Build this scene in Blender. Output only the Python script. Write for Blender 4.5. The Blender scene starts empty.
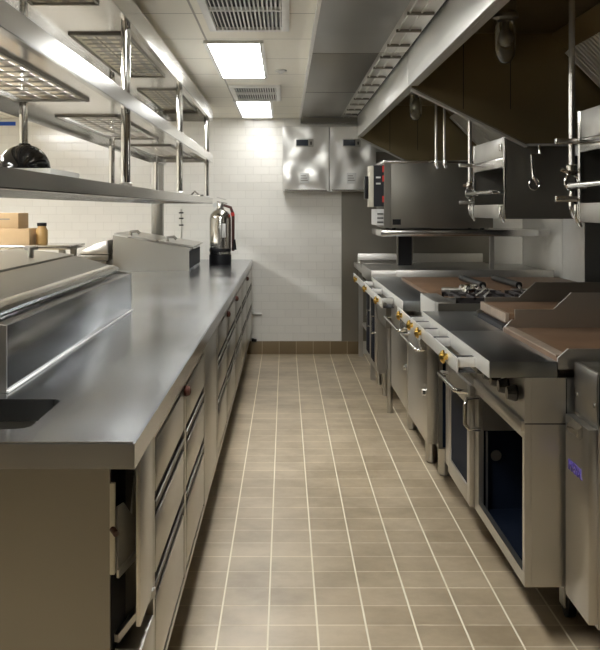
import bpy, bmesh, math, random
from mathutils import Vector, Matrix
R = math.radians
random.seed(4)
SC = bpy.context.scene
COL = SC.collection
WL = {}          # world location of every object we make

# ------------------------------------------------------------------ materials
def nt(name):
    m = bpy.data.materials.new(name); m.use_nodes = True
    n = m.node_tree; n.nodes.clear()
    o = n.nodes.new('ShaderNodeOutputMaterial'); b = n.nodes.new('ShaderNodeBsdfPrincipled')
    n.links.new(b.outputs[0], o.inputs[0])
    return m, n, b
def coords(n, scale=(1, 1, 1), loc=(0, 0, 0)):
    g = n.nodes.new('ShaderNodeNewGeometry'); mp = n.nodes.new('ShaderNodeMapping')
    mp.inputs['Scale'].default_value = scale; mp.inputs['Location'].default_value = loc
    n.links.new(g.outputs['Position'], mp.inputs['Vector'])
    return mp.outputs[0]
def ramp(n, src, a, b, p0=.3, p1=.7):
    r = n.nodes.new('ShaderNodeValToRGB'); n.links.new(src, r.inputs[0])
    r.color_ramp.elements[0].position = p0; r.color_ramp.elements[1].position = p1
    r.color_ramp.elements[0].color = (*a, 1) if len(a) == 3 else a
    r.color_ramp.elements[1].color = (*b, 1) if len(b) == 3 else b
    return r.outputs[0]
def noise(n, vec, scale, detail=4, rough=.55):
    t = n.nodes.new('ShaderNodeTexNoise'); t.inputs['Scale'].default_value = scale
    t.inputs['Detail'].default_value = detail; t.inputs['Roughness'].default_value = rough
    n.links.new(vec, t.inputs['Vector']); return t.outputs[0]
def bump(n, b, h, strength, dist=.01):
    u = n.nodes.new('ShaderNodeBump'); u.inputs['Strength'].default_value = strength
    u.inputs['Distance'].default_value = dist
    n.links.new(h, u.inputs['Height']); n.links.new(u.outputs[0], b.inputs['Normal'])
def steel(name, c=(.62, .61, .58), r0=.22, r1=.38, brush=(1, 1, 30), wav=.0, var=.12, wsc=1.6, metal=1.0, dirt=None, wd=.012):
    m, n, b = nt(name)
    b.inputs['Metallic'].default_value = metal
    v = coords(n, brush); f0 = noise(n, v, 9, 2)
    big = noise(n, coords(n), 1.7, 1.5, .5)
    fm = n.nodes.new('ShaderNodeMath'); fm.operation = 'MULTIPLY'; fm.inputs[1].default_value = .05
    n.links.new(f0, fm.inputs[0]); f = fm.outputs[0]
    lo = tuple(x * (1 - var) for x in c)
    col = ramp(n, big, dirt or lo, c, .2, .8)
    n.links.new(col, b.inputs['Base Color'])
    mx = n.nodes.new('ShaderNodeMath'); mx.operation = 'ADD'
    n.links.new(f, mx.inputs[0]); n.links.new(big, mx.inputs[1])
    mr = n.nodes.new('ShaderNodeMapRange'); mr.inputs[1].default_value = .3; mr.inputs[2].default_value = .8
    mr.inputs[3].default_value = r0; mr.inputs[4].default_value = r1
    n.links.new(mx.outputs[0], mr.inputs[0]); n.links.new(mr.outputs[0], b.inputs['Roughness'])
    if wav:
        bump(n, b, noise(n, coords(n), wsc, 1, .3), wav, wd)
    return m
def plain(name, c, rough=.5, metal=0, var=.08, ns=9, emit=None, coat=0, **kw):
    m, n, b = nt(name)
    b.inputs['Metallic'].default_value = metal; b.inputs['Roughness'].default_value = rough
    if coat: b.inputs['Coat Weight'].default_value = coat
    col = ramp(n, noise(n, coords(n), ns, 4), tuple(x * (1 - var) for x in c), c)
    n.links.new(col, b.inputs['Base Color'])
    if emit:
        b.inputs['Emission Color'].default_value = (*emit[:3], 1); b.inputs['Emission Strength'].default_value = emit[3]
    return m
def bricks(name, axes, w, h, mortar, cols, mcol, off=.5, origin=(0, 0), rough=.2, bs=.25, nvar=.0, dirt=None, rough_m=.7):
    """tiles laid out in two world axes"""
    m, n, b = nt(name)
    g = n.nodes.new('ShaderNodeNewGeometry'); s = n.nodes.new('ShaderNodeSeparateXYZ'); c = n.nodes.new('ShaderNodeCombineXYZ')
    n.links.new(g.outputs['Position'], s.inputs[0])
    for i, a in enumerate(axes):
        ad = n.nodes.new('ShaderNodeMath'); ad.operation = 'SUBTRACT'; ad.inputs[1].default_value = origin[i] - 40 * (w, h)[i]
        n.links.new(s.outputs[a], ad.inputs[0]); n.links.new(ad.outputs[0], c.inputs[i])
    t = n.nodes.new('ShaderNodeTexBrick')
    t.offset = off; t.squash = 1; t.inputs['Scale'].default_value = 1
    t.inputs['Brick Width'].default_value = w; t.inputs['Row Height'].default_value = h
    t.inputs['Mortar Size'].default_value = mortar; t.inputs['Mortar Smooth'].default_value = .3
    t.inputs['Color1'].default_value = (*cols[0], 1); t.inputs['Color2'].default_value = (*cols[1], 1)
    t.inputs['Mortar'].default_value = (*mcol, 1)
    n.links.new(c.outputs[0], t.inputs['Vector'])
    src = t.outputs['Color']
    if dirt:
        mix = n.nodes.new('ShaderNodeMix'); mix.data_type = 'RGBA'; mix.blend_type = 'MULTIPLY'
        mix.inputs[0].default_value = 1
        n.links.new(src, mix.inputs[6]); n.links.new(ramp(n, noise(n, coords(n), 2.4, 6, .65), dirt, (1, 1, 1), .3, .62), mix.inputs[7])
        src = mix.outputs[2]
    n.links.new(src, b.inputs['Base Color'])
    mr = n.nodes.new('ShaderNodeMapRange'); mr.inputs[3].default_value = rough; mr.inputs[4].default_value = rough_m
    n.links.new(t.outputs['Fac'], mr.inputs[0]); n.links.new(mr.outputs[0], b.inputs['Roughness'])
    inv = n.nodes.new('ShaderNodeMath'); inv.operation = 'SUBTRACT'; inv.inputs[0].default_value = 1
    n.links.new(t.outputs['Fac'], inv.inputs[1])
    ad = n.nodes.new('ShaderNodeMath'); ad.operation = 'ADD'
    n.links.new(inv.outputs[0], ad.inputs[0])
    wv = n.nodes.new('ShaderNodeMath'); wv.operation = 'MULTIPLY'; wv.inputs[1].default_value = nvar
    n.links.new(noise(n, coords(n), 9, 2), wv.inputs[0]); n.links.new(wv.outputs[0], ad.inputs[1])
    bump(n, b, ad.outputs[0], bs, .004)
    return m

M = {}
M['steel'] = steel('stainless_steel', (.58, .565, .53), .29, .38)
M['steel_h'] = steel('stainless_horizontal_brush', (.58, .565, .53), .29, .36, (1, 1, 40))
M['steel_top'] = steel('worktop_steel', (.53, .555, .59), .17, .262, (1, 1, 1), .05, .3, 22, wd=.004)
M['steel_dark'] = steel('dark_steel', (.34, .325, .29), .30, .5, var=.3)
M['steel_shelf'] = steel('front_ledge_steel', (.25, .26, .26), .29, .42, var=.25)
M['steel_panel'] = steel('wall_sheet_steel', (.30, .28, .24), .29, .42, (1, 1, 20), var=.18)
M['steel_wavy'] = steel('wavy_polished_steel', (.78, .77, .73), .29, .38, wav=.45, wsc=6, var=.05, wd=.03)
M['steel_bright'] = steel('polished_steel', (.72, .71, .68), .14, .22)
M['steel_hood'] = steel('shaded_hood_steel', (.37, .30, .17), .30, .46, (20, 20, 1), var=.45)  # brown base has the shade inside the hood painted in
M['steel_hood_out'] = steel('hood_outer_steel', (.76, .75, .71), .29, .42, metal=.85)
M['steel_plenum'] = steel('plenum_steel', (.36, .36, .34), .29, .42, var=.2)
M['steel_shade'] = steel('oven_side_steel', (.29, .275, .24), .34, .5, var=.25)
M['hood_bar'] = steel('bronzed_bar', (.42, .33, .2), .3, .4)
M['steel_light'] = steel('lit_pale_steel', (.86, .85, .81), .36, .5, var=.05, metal=.6)  # pale base with light painted in, for ledge fronts, rails, filters and burner face
M['dull_chrome'] = steel('dull_cylinder_steel', (.50, .49, .46), .14, .22, var=.03)
M['steel_end'] = steel('shaded_end_steel', (.40, .385, .34), .3, .4)  # darker copy of the steel, shade of the near end painted in
M['chrome'] = steel('chrome', (.82, .82, .80), .06, .14, var=.03)
M['brass'] = steel('brass', (.85, .58, .16), .16, .26, var=.1)
M['black'] = plain('black_plastic', (.014, .014, .015), .4)
M['black'].node_tree.nodes['Principled BSDF'].inputs['Specular IOR Level'].default_value = .2
M['black_gloss'] = plain('black_gloss', (.010, .010, .012), .08)
M['void'] = plain('blackened_interior', (.010, .011, .014), .6)
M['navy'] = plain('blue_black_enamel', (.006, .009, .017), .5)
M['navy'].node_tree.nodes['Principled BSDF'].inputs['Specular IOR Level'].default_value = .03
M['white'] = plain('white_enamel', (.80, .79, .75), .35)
M['lamp_white'] = plain('diffuser', (.9, .9, .9), .6, emit=(.99, .99, .97, 17))
M['lamp_soft'] = plain('diffuser_soft', (.9, .9, .9), .6, emit=(.99, .99, .97, 4.2))
M['griddle'] = plain('seasoned_griddle', (.20, .115, .062), .42, .35, .38, 6)
M['griddle_edge'] = plain('griddle_edge', (.42, .33, .25), .4, .5, .3, 12)
M['card'] = plain('cardboard', (.60, .43, .25), .85)
M['red'] = plain('red_plastic', (.62, .03, .02), .4)
M['redbrown'] = plain('brown_rubber', (.07, .02, .012), .4)
M['blue'] = plain('blue_label', (.01, .09, .50), .5)
M['grate'] = plain('cast_iron', (.035, .03, .03), .55, .3)
M['purple'] = plain('violet_lettering', (.10, .07, .33), .4)
M['cream'] = plain('cream_enamel', (.60, .57, .47), .4)
M['label'] = plain('paper_label', (.62, .62, .60), .6)
M['screen'] = plain('dark_display', (.03, .035, .045), .12)
M['wood'] = plain('amber_jar', (.45, .28, .10), .4)
m, n, b = nt('clear_glass'); b.inputs['Transmission Weight'].default_value = .92; b.inputs['Roughness'].default_value = .08
b.inputs['Base Color'].default_value = (.75, .72, .6, 1); b.inputs['IOR'].default_value = 1.3
t = noise(n, coords(n), 40, 2); bump(n, b, t, .3, .002); M['glass'] = m
M['floor'] = bricks('quarry_tile_floor', (0, 1), .164, .1592, .0042, ((.47, .375, .25), (.53, .43, .295)), (.74, .64, .48), 0,
                    (-.056, 3.071), .34, .3, .4, (.62, .60, .56), .6)
fn = M['floor'].node_tree; fb = fn.nodes['Principled BSDF']; src = fb.inputs['Base Color'].links[0].from_socket
g_ = fn.nodes.new('ShaderNodeNewGeometry'); sp = fn.nodes.new('ShaderNodeSeparateXYZ'); fn.links.new(g_.outputs['Position'], sp.inputs[0])
pp = fn.nodes.new('ShaderNodeMath'); pp.operation = 'PINGPONG'; pp.inputs[1].default_value = .082
ad_ = fn.nodes.new('ShaderNodeMath'); ad_.operation = 'ADD'; ad_.inputs[1].default_value = .056 + .164 * 50
fn.links.new(sp.outputs[0], ad_.inputs[0]); fn.links.new(ad_.outputs[0], pp.inputs[0])
mr_ = fn.nodes.new('ShaderNodeMapRange'); mr_.inputs[1].default_value = .0022; mr_.inputs[2].default_value = .0034
mr_.inputs[3].default_value = 1; mr_.inputs[4].default_value = 0; fn.links.new(pp.outputs[0], mr_.inputs[0])
mx_ = fn.nodes.new('ShaderNodeMix'); mx_.data_type = 'RGBA'; fn.links.new(mr_.outputs[0], mx_.inputs[0]); fn.links.new(src, mx_.inputs[6])
mx_.inputs[7].default_value = (.84, .77, .60, 1); fn.links.new(mx_.outputs[2], fb.inputs['Base Color'])
M['wall'] = bricks('white_glazed_brick', (0, 2), .1524, .0765, .0022, ((.80, .785, .735), (.775, .76, .71)), (.66, .645, .60), .5,
                   (0, .125), .13, .55, .55)
M['wall_y'] = bricks('white_glazed_brick_side', (1, 2), .1524, .0765, .0022, ((.82, .80, .75), (.76, .745, .70)), (.66, .64, .58), .5,
                     (0, .125), .15, .55, .55)
M['base'] = bricks('brown_base_tile', (0, 2), .164, .13, .003, ((.20, .145, .08), (.25, .185, .105)), (.45, .37, .26), 0, (-.056, 0), .3, .4, .3)
M['ceil'] = bricks('ceiling_tile', (0, 1), .557, .65, .006, ((.84, .81, .71), (.86, .83, .73)), (.42, .40, .35), 0, (.147, 4.32), .8, .5, .1)
M['dark_wall'] = plain('dark_unseen_wall', (.13, .115, .09), .6)  # unseen wall coloured dark so steel facing it reflects dimmer

# ------------------------------------------------------------------ geometry helper
class G:
    def __init__(s): s.bm = bmesh.new()
    def box(s, x0, x1, y0, y1, z0, z1, bev=0, seg=2):
        r = bmesh.ops.create_cube(s.bm, size=1)
        vs = r['verts']
        for v in vs:
            v.co = Vector(((x0 + x1) / 2 + v.co.x * abs(x1 - x0), (y0 + y1) / 2 + v.co.y * abs(y1 - y0), (z0 + z1) / 2 + v.co.z * abs(z1 - z0)))
        if bev:
            es = list({e for v in vs for e in v.link_edges})
            bmesh.ops.bevel(s.bm, geom=es, offset=bev, segments=seg, affect='EDGES', profile=.5)
        return s
    def prism(s, poly, axis, a0, a1, bev=0):
        """poly: 2D points in the two other axes (x:(y,z)  y:(x,z)  z:(x,y))"""
        def P(p, a): return {'x': (a, p[0], p[1]), 'y': (p[0], a, p[1]), 'z': (p[0], p[1], a)}[axis]
        A = [s.bm.verts.new(P(p, a0)) for p in poly]; Bv = [s.bm.verts.new(P(p, a1)) for p in poly]
        k = len(poly); fs = [s.bm.faces.new(A), s.bm.faces.new(Bv[::-1])]
        for i in range(k): fs.append(s.bm.faces.new([A[i], Bv[i], Bv[(i + 1) % k], A[(i + 1) % k]]))
        bmesh.ops.recalc_face_normals(s.bm, faces=fs)
        if bev:
            bmesh.ops.bevel(s.bm, geom=list({e for f in fs for e in f.edges}), offset=bev, segments=2, affect='EDGES', profile=.5)
        return s
    def tube(s, pts, r, seg=12, caps=True):
        pts = [Vector(p) for p in pts]; rings = []; up = None
        for i, p in enumerate(pts):
            if i == 0: d = pts[1] - p
            elif i == len(pts) - 1: d = p - pts[i - 1]
            else: d = (pts[i + 1] - p).normalized() + (p - pts[i - 1]).normalized()
            d.normalize()
            if up is None: up = Vector((0, 0, 1)) if abs(d.z) < .9 else Vector((1, 0, 0))
            a = d.cross(up)
            if a.length < 1e-4: a = d.orthogonal()
            a.normalize(); c = a.cross(d).normalized(); up = c
            rr = r[i] if isinstance(r, (list, tuple)) else r
            rings.append([s.bm.verts.new(p + a * math.cos(t) * rr + c * math.sin(t) * rr) for t in [2 * math.pi * k / seg for k in range(seg)]])
        fs = []
        for q in range(len(rings) - 1):
            for k in range(seg):
                fs.append(s.bm.faces.new([rings[q][k], rings[q][(k + 1) % seg], rings[q + 1][(k + 1) % seg], rings[q + 1][k]]))
        if caps: fs += [s.bm.faces.new(rings[0][::-1]), s.bm.faces.new(rings[-1])]
        bmesh.ops.recalc_face_normals(s.bm, faces=fs)
        return s
    def lathe(s, prof, c, seg=28, axis='z'):
        c = Vector(c); rings = []
        for (r, h) in prof:
            ring = []
            for k in range(seg):
                t = 2 * math.pi * k / seg; u, v = max(r, 1e-4) * math.cos(t), max(r, 1e-4) * math.sin(t)
                o = {'z': (u, v, h), 'x': (h, u, v), 'y': (u, h, v)}[axis]
                ring.append(s.bm.verts.new(c + Vector(o)))
            rings.append(ring)
        fs = []
        for q in range(len(rings) - 1):
            for k in range(seg):
                fs.append(s.bm.faces.new([rings[q][k], rings[q][(k + 1) % seg], rings[q + 1][(k + 1) % seg], rings[q + 1][k]]))
        fs += [s.bm.faces.new(rings[0][::-1]), s.bm.faces.new(rings[-1])]
        bmesh.ops.recalc_face_normals(s.bm, faces=fs)
        return s
    def sheet(s, pts, th):
        """closed plate from 4+ coplanar 3D points, thickened along its normal"""
        P = [Vector(p) for p in pts]; nrm = (P[1] - P[0]).cross(P[2] - P[0]).normalized() * th
        A = [s.bm.verts.new(p) for p in P]; Bv = [s.bm.verts.new(p + nrm) for p in P]; k = len(P)
        fs = [s.bm.faces.new(A), s.bm.faces.new(Bv[::-1])]
        for i in range(k): fs.append(s.bm.faces.new([A[i], Bv[i], Bv[(i + 1) % k], A[(i + 1) % k]]))
        bmesh.ops.recalc_face_normals(s.bm, faces=fs); return s
    def put(s, name, mat, parent=None, label=None, cat=None, group=None, kind=None):
        me = bpy.data.meshes.new(name)
        if parent is not None: org = WL[parent]
        else:
            xs = [v.co for v in s.bm.verts]
            org = Vector(((min(v.x for v in xs) + max(v.x for v in xs)) / 2, (min(v.y for v in xs) + max(v.y for v in xs)) / 2, min(v.z for v in xs)))
        for v in s.bm.verts: v.co -= org
        s.bm.to_mesh(me); s.bm.free()
        me.polygons.foreach_set('use_smooth', [True] * len(me.polygons))
        me.set_sharp_from_angle(angle=R(32))
        me.materials.append(M[mat])
        o = bpy.data.objects.new(name, me); COL.objects.link(o)
        if parent is not None:
            o.parent = parent; WL[o] = org.copy()
        else:
            o.location = org; WL[o] = org.copy()
        tag(o, label, cat, group, kind)
        return o
def tag(o, label=None, cat=None, group=None, kind=None):
    for k, v in (('label', label), ('category', cat), ('group', group), ('kind', kind)):
        if v: o[k] = v
def thing(name, loc, label, cat, group=None):
    o = bpy.data.objects.new(name, None); o.empty_display_size = .1; COL.objects.link(o)
    o.location = loc; WL[o] = Vector(loc); tag(o, label, cat, group); return o
def copy_thing(o, d, label, group=None):
    def rec(src, par):
        c = src.copy(); COL.objects.link(c)
        if par is not None: c.parent = par
        for ch in src.children: rec(ch, c)
        return c
    c = rec(o, None); c.location = o.location + Vector(d); WL[c] = c.location.copy()
    c['label'] = label
    if group: c['group'] = group
    return c

# ------------------------------------------------------------------ the room
CZ = 2.28; BW = 9.27; RW = 1.98; LW = -4.2; FW = -3.2
G().box(LW - .1, RW + .1, FW - .1, BW + .1, -.1, 0).put('floor', 'floor', kind='structure')
c = G().box(LW, .70, FW, BW, CZ, CZ + .05); c.box(.70, RW, 9.02, BW, CZ, CZ + .05); c.box(.70, RW, FW, .40, CZ, CZ + .05)
c.put('ceiling', 'ceil', kind='structure')
G().box(LW - .1, RW + .1, BW, BW + .1, 0, 2.7).put('wall_back', 'wall', kind='structure')
G().box(LW - .1, LW, FW, BW, 0, 2.7).put('wall_left', 'wall_y', kind='structure')
G().box(RW, RW + .1, FW, BW, 0, 2.7).put('wall_right', 'wall_y', kind='structure')
G().box(LW - .1, RW + .1, FW - .1, FW, 0, 2.7).put('wall_front', 'dark_wall', kind='structure')
G().box(-2.6, .74, BW - .012, BW, 0, .125, .002).put('baseboard_back', 'base', kind='structure')
# sheet-steel lining of the cook line
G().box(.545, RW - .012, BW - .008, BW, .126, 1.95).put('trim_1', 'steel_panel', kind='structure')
ys = [(7.97, 9.255), (6.83, 7.955)]
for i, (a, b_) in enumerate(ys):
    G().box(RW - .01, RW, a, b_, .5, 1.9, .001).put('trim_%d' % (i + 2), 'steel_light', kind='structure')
G().box(RW - .01, RW, 6.32, 6.815, .5, 1.9, .001).put('trim_4', 'white', kind='structure')
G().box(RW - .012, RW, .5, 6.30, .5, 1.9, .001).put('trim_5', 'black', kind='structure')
g = G().box(RW - .05, RW - .012, 5.4, 9.2, .79, .83, .004); g.put('trim_6', 'steel', kind='structure')
# dark service gap above the control boxes
g = G().box(.15, 1.0, 9.18, 9.26, 2.225, 2.278); g.put('trim_7', 'steel_dark', kind='structure')

# ------------------------------------------------------------------ ceiling fixtures
def ceiling_light(y0, y1, x0, x1, label, lamp='lamp_white'):
    t = thing('ceiling_light', ((x0 + x1) / 2, (y0 + y1) / 2, CZ - .016), label, 'light', None)
    g = G(); w = .022; z0, z1 = CZ - .016, CZ - .001
    g.box(x0 - w, x0, y0 - w, y1 + w, z0, z1).box(x1, x1 + w, y0 - w, y1 + w, z0, z1).box(x0, x1, y0 - w, y0, z0, z1).box(x0, x1, y1, y1 + w, z0, z1)
    g.put('frame', 'white', t)
    G().box(x0, x1, y0, y1, CZ - .012, CZ - .002).put('diffuser', lamp, t)
ceiling_light(5.03, 6.33, -.405, -.135, 'bright white ceiling light panel between the two slatted air vents')
ceiling_light(7.74, 9.10, -.395, -.125, 'bright white ceiling light panel nearest the back wall', 'lamp_soft')
ceiling_light(1.7, 3.0, -.405, -.135, 'white ceiling light panel over the near aisle')
for i, (x, y) in enumerate([(-2.9, 1.4), (-2.9, 3.9), (-2.9, 6.2)]):  # unseen panels added as fill light from the side room
    ceiling_light(y, y + 1.25, x, x + .5, 'added unseen ceiling light panel over the %s of the side room' % ['near end', 'middle', 'far end'][i])
def vent(y0, y1, x0, x1, bars, label):
    t = thing('air_vent', ((x0 + x1) / 2, (y0 + y1) / 2, CZ - .02), label, 'vent')
    w = .035; z0, z1 = CZ - .02, CZ - .001; g = G()
    g.box(x0 - w, x0, y0 - w, y1 + w, z0, z1, .003).box(x1, x1 + w, y0 - w, y1 + w, z0, z1, .003).box(x0, x1, y0 - w, y0, z0, z1).box(x0, x1, y1, y1 + w, z0, z1)
    for b_ in bars: g.box(x0, x1, b_ - .012, b_ + .012, z0, z1)
    g.put('frame', 'white', t)
    G().box(x0, x1, y0, y1, CZ - .004, CZ - .001).put('backing', 'void', t)
    g = G(); k = 17
    for i in range(k):
        x = x0 + (i + .5) * (x1 - x0) / k
        g.prism([(x - .004, CZ - .004), (x + .001, CZ - .004), (x + .007, CZ - .018), (x + .002, CZ - .018)], 'y', y0, y1)
    g.put('slats', 'white', t)
vent(3.70, 4.62, -.33, -.015, [4.17], 'large white slatted air vent nearest the viewer with a middle bar')
vent(6.83, 7.62, -.365, -.065, [7.2], 'smaller white slatted air vent between the two ceiling lights')
g = G().lathe([(.034, 0), (.038, -.006), (.024, -.010), (.012, -.018), (.008, -.022)][::-1], (-.025, 6.08, CZ - .001))
g.put('sprinkler', 'white', label='small round sprinkler head on the ceiling right of the light panel', cat='sprinkler')

# ------------------------------------------------------------------ hoods
def hood(name_label, y0, y1, with_slots):
    t = thing('exhaust_hood', (1.3, (y0 + y1) / 2, 1.76), name_label, 'range hood')
    zt = 2.367
    g = G(); g.box(.68, .70, y0, y1, 2.077, 2.279, .003); g.box(.70, .73, y0 + .02, y1 - .02, 2.077, 2.09)
    g.put('front_lip', 'steel_hood_out', t)
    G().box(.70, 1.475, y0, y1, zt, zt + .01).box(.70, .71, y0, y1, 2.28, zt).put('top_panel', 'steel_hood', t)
    poly = [(.702, 2.074), (.702, zt), (1.475, zt), (1.975, 1.87), (1.975, 1.759), (1.337, 1.759)]
    for ya in (y0, y1 - .012):
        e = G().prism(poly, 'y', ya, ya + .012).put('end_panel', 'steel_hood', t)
        G().sheet([(.70, ya - .003, 2.066), (.70, ya + .016, 2.066), (1.337, ya + .016, 1.751), (1.337, ya - .003, 1.751)], .012)\
           .box(1.337, 1.95, ya - .003, ya + .016, 1.749, 1.760).put('hem', 'steel_hood_out', e)
    for xs_ in (.98, 1.24): G().box(xs_, xs_ + .004, y1 - .0135, y1 - .0122, 1.95, zt - .002).put('panel_seam', 'void', t)
    # filter bank slope
    a = Vector((1.475, 0, zt)); d = Vector((.5, 0, -.5)).normalized(); nn = Vector((-.5, 0, -.5)).normalized()
    def P(u, v, yy): q = a + d * u + nn * v; return (q.x, yy, q.z)
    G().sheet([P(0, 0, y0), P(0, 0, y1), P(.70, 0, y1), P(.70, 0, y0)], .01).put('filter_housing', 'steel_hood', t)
    k = max(1, int((y1 - y0 - .1) / .5)); w = (y1 - y0 - .08) / k
    for i in range(k):
        ya = y0 + .04 + i * w + .01; yb = ya + w - .02; g = G()
        g.sheet([P(.12, .012, ya), P(.12, .012, ya + .02), P(.62, .012, ya + .02), P(.62, .012, ya)], .03)
        g.sheet([P(.12, .012, yb - .02), P(.12, .012, yb), P(.62, .012, yb), P(.62, .012, yb - .02)], .03)
        m_ = 9
        for q in range(m_):
            yy = ya + .03 + (q + .5) * (yb - ya - .06) / m_
            g.sheet([P(.12, .016, yy - .012), P(.12, .016, yy + .012), P(.62, .016, yy + .012), P(.62, .016, yy - .012)], .012)
        g.put('baffle_filter', 'steel_light', t)  # bright reflections on the baffles are put into the pale steel
    # supply plenum on the ceiling in front of the lip
    G().box(.147, .52, y0, y1 - .004, CZ - .02, CZ - .001, .003).put('supply_plenum', 'steel_plenum', t)
    g = G().box(.52, .665, y0, y1 - .004, CZ - .016, CZ - .001); g.box(.595, .602, y0, y1, CZ - .024, CZ - .016); g.box(.545, .55, y0, y1, CZ - .024, CZ - .016)
    if y0 > 5: G().box(.147, .52, 7.066, 7.074, CZ - .0215, CZ - .0202).put('seam', 'void', t)
    s_ = g.put('slotted_strip', 'steel_hood_out', t)
    G().box(.665, .678, y0, y1, CZ - .010, CZ - .001).put('channel', 'void', t)
    yy = y0 + .09
    while yy < y1 - .1:
        G().box(.535, .655, yy, yy + .015, CZ - .030, CZ - .0165).put('cross_bar', 'steel_dark', s_); yy += .41
    g = G().box(.135, .150, y0, y1, CZ - .03, CZ - .001); g.put('edge_trim', 'white', t)
    return t
hood('near stainless exhaust hood with shaded brown interior over the closest ranges', .42, 5.30, 1)
hood('far stainless exhaust hood over the griddle and countertop oven by the back wall', 5.32, 9.0, 1)

def hood_lamp(x, y, label):
    t = thing('hood_lamp', (x, y, 2.02), label, 'lamp'); z = 2.366
    G().lathe([(.04, 0), (.045, -.02), (.045, -.10), (.056, -.115), (.056, -.13), (.036, -.14), (.036, -.15)][::-1], (x, y, z)).put('base', 'steel_dark', t)
    G().lathe([(.034, -.15), (.044, -.17), (.044, -.26), (.038, -.30), (.02, -.325), (.004, -.33)][::-1], (x, y, z)).put('glass_jar', 'glass', t)
    G().lathe([(.012, -.151), (.012, -.18), (.022, -.20), (.026, -.225), (.018, -.25), (.003, -.258)][::-1], (x, y, z), 14).put('bulb', 'steel_dark', t)
hood_lamp(.965, 4.20, 'glass jar lamp inside the near hood')
hood_lamp(.94, 6.90, 'glass jar lamp inside the far hood')

# ------------------------------------------------------------------ fire suppression cabinets on the back wall
def control_box(x0, x1, label):
    y0, y1, z0, z1 = 9.05, BW - .012, 1.567, 2.183
    t = thing('control_cabinet', ((x0 + x1) / 2, y1, z0), label, 'cabinet')
    G().box(x0, x1, y0 + .012, y1, z0, z1, .004).put('body', 'steel', t)
    g = G(); nx, nz = 26, 36; vs = []
    for i in range(nx + 1):
        for j in range(nz + 1):
            u, v = i / nx, j / nz
            bul = .006 * math.sin(math.pi * u) * (math.sin(math.pi * v * 3.0) * .5) + .004 * math.cos(u * 9) * math.sin(v * 8)
            bul *= min(1, 8 * min(u, 1 - u), 8 * min(v, 1 - v))
            vs.append(g.bm.verts.new((x0 + .003 + u * (x1 - x0 - .006), y0 - bul, z0 + .004 + v * (z1 - z0 - .008))))
    V = lambda i, j: vs[i * (nz + 1) + j]
    for i in range(nx):
        for j in range(nz): g.bm.faces.new([V(i, j), V(i + 1, j), V(i + 1, j + 1), V(i, j + 1)])
    ret = bmesh.ops.extrude_face_region(g.bm, geom=g.bm.faces[:])
    for v in [e for e in ret['geom'] if isinstance(e, bmesh.types.BMVert)]: v.co.y = y0 + .012
    bmesh.ops.recalc_face_normals(g.bm, faces=g.bm.faces[:])
    d = g.put('door', 'steel_wavy', t)
    xm = x0 + .205
    G().box(xm - .085, xm + .085, y0 - .018, y0 - .002, 1.985, 2.06, .003).put('display_frame', 'steel', d)
    G().box(xm - .078, xm + .035, y0 - .020, y0 - .0175, 1.995, 2.052).put('display', 'screen', d)
    G().box(xm + .055, xm + .068, y0 - .024, y0 - .0175, 2.005, 2.035, .002).put('switch', 'black', d)
    p = G().box(xm - .045, xm + .045, y0 - .012, y0 - .001, 1.64, 1.74, .002).put('label_plate', 'label', d)
    g = G()
    for k in range(3): g.box(xm - .035, xm + .033 - .01 * k, y0 - .0135, y0 - .0118, 1.665 + .022 * k, 1.673 + .022 * k)
    g.put('printing', 'steel_dark', p)
    G().box(x0 + .02, x1 - .02, y0 - .012, y0 - .001, z0 + .006, z0 + .016).put('bottom_ledge', 'steel_bright', d)
control_box(-.022, .415, 'left stainless control cabinet with display on the white brick wall')
control_box(.421, .86, 'right stainless control cabinet beside the hood corner')

# ------------------------------------------------------------------ LEFT: counter, sink
TX = -.313; TZ = .914
t = thing('counter', (-.8, 5.6, .858), 'long shiny stainless worktop with a sink at its near end', 'counter')
hx0, hx1, hy0, hy1 = -1.02, -.568, 2.12, 2.455
g = G(); rc = .035
def rrect(x0, x1, y0, y1, r, k=5):
    p = []
    for cx, cy, a in ((x1 - r, y1 - r, 0), (x0 + r, y1 - r, 90), (x0 + r, y0 + r, 180), (x1 - r, y0 + r, 270)):
        for i in range(k + 1):
            q = R(a + 90 * i / k); p.append((cx + r * math.cos(q), cy + r * math.sin(q)))
    return p
zt, zb = TZ, .858
X0, X1, Y0, Y1 = -1.32, TX, 2.0, 9.25
inner = rrect(hx0, hx1, hy0, hy1, rc)
for z, flip in ((zt, 0), (zb, 1)):
    outer = [g.bm.verts.new((x, y, z)) for x, y in ((X1, Y1), (X0, Y1), (X0, Y0), (X1, Y0))]
    inn = [g.bm.verts.new((x, y, z)) for x, y in inner]
    k = 6
    for c in range(4):
        arc = inn[c * k:(c + 1) * k]
        f = g.bm.faces.new([outer[c]] + arc[::-1])
        f2 = g.bm.faces.new([outer[c], arc[-1], inn[((c + 1) * k) % len(inn)], outer[(c + 1) % 4]])
    if not flip: oT, iT = outer, inn
    else: oB, iB = outer, inn
for i in range(4): g.bm.faces.new([oT[i], oB[i], oB[(i + 1) % 4], oT[(i + 1) % 4]])
for i in range(len(iT)): g.bm.faces.new([iT[i], iB[i], iB[(i + 1) % len(iT)], iT[(i + 1) % len(iT)]])
bmesh.ops.recalc_face_normals(g.bm, faces=g.bm.faces[:])
es = [e for e in g.bm.edges if all(v in oT for v in e.verts)]
bmesh.ops.bevel(g.bm, geom=es, offset=.004, segments=2, affect='EDGES')
top = g.put('worktop', 'steel_top', t)
g = G().box(hx0 - .02, hx1 + .02, hy0 - .006, hy1 + .02, .60, .606)
g.box(hx0 - .02, hx0 - .001, hy0 - .006, hy1 + .02, .606, .857).box(hx1 + .001, hx1 + .02, hy0 - .006, hy1 + .02, .606, .857)
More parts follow.
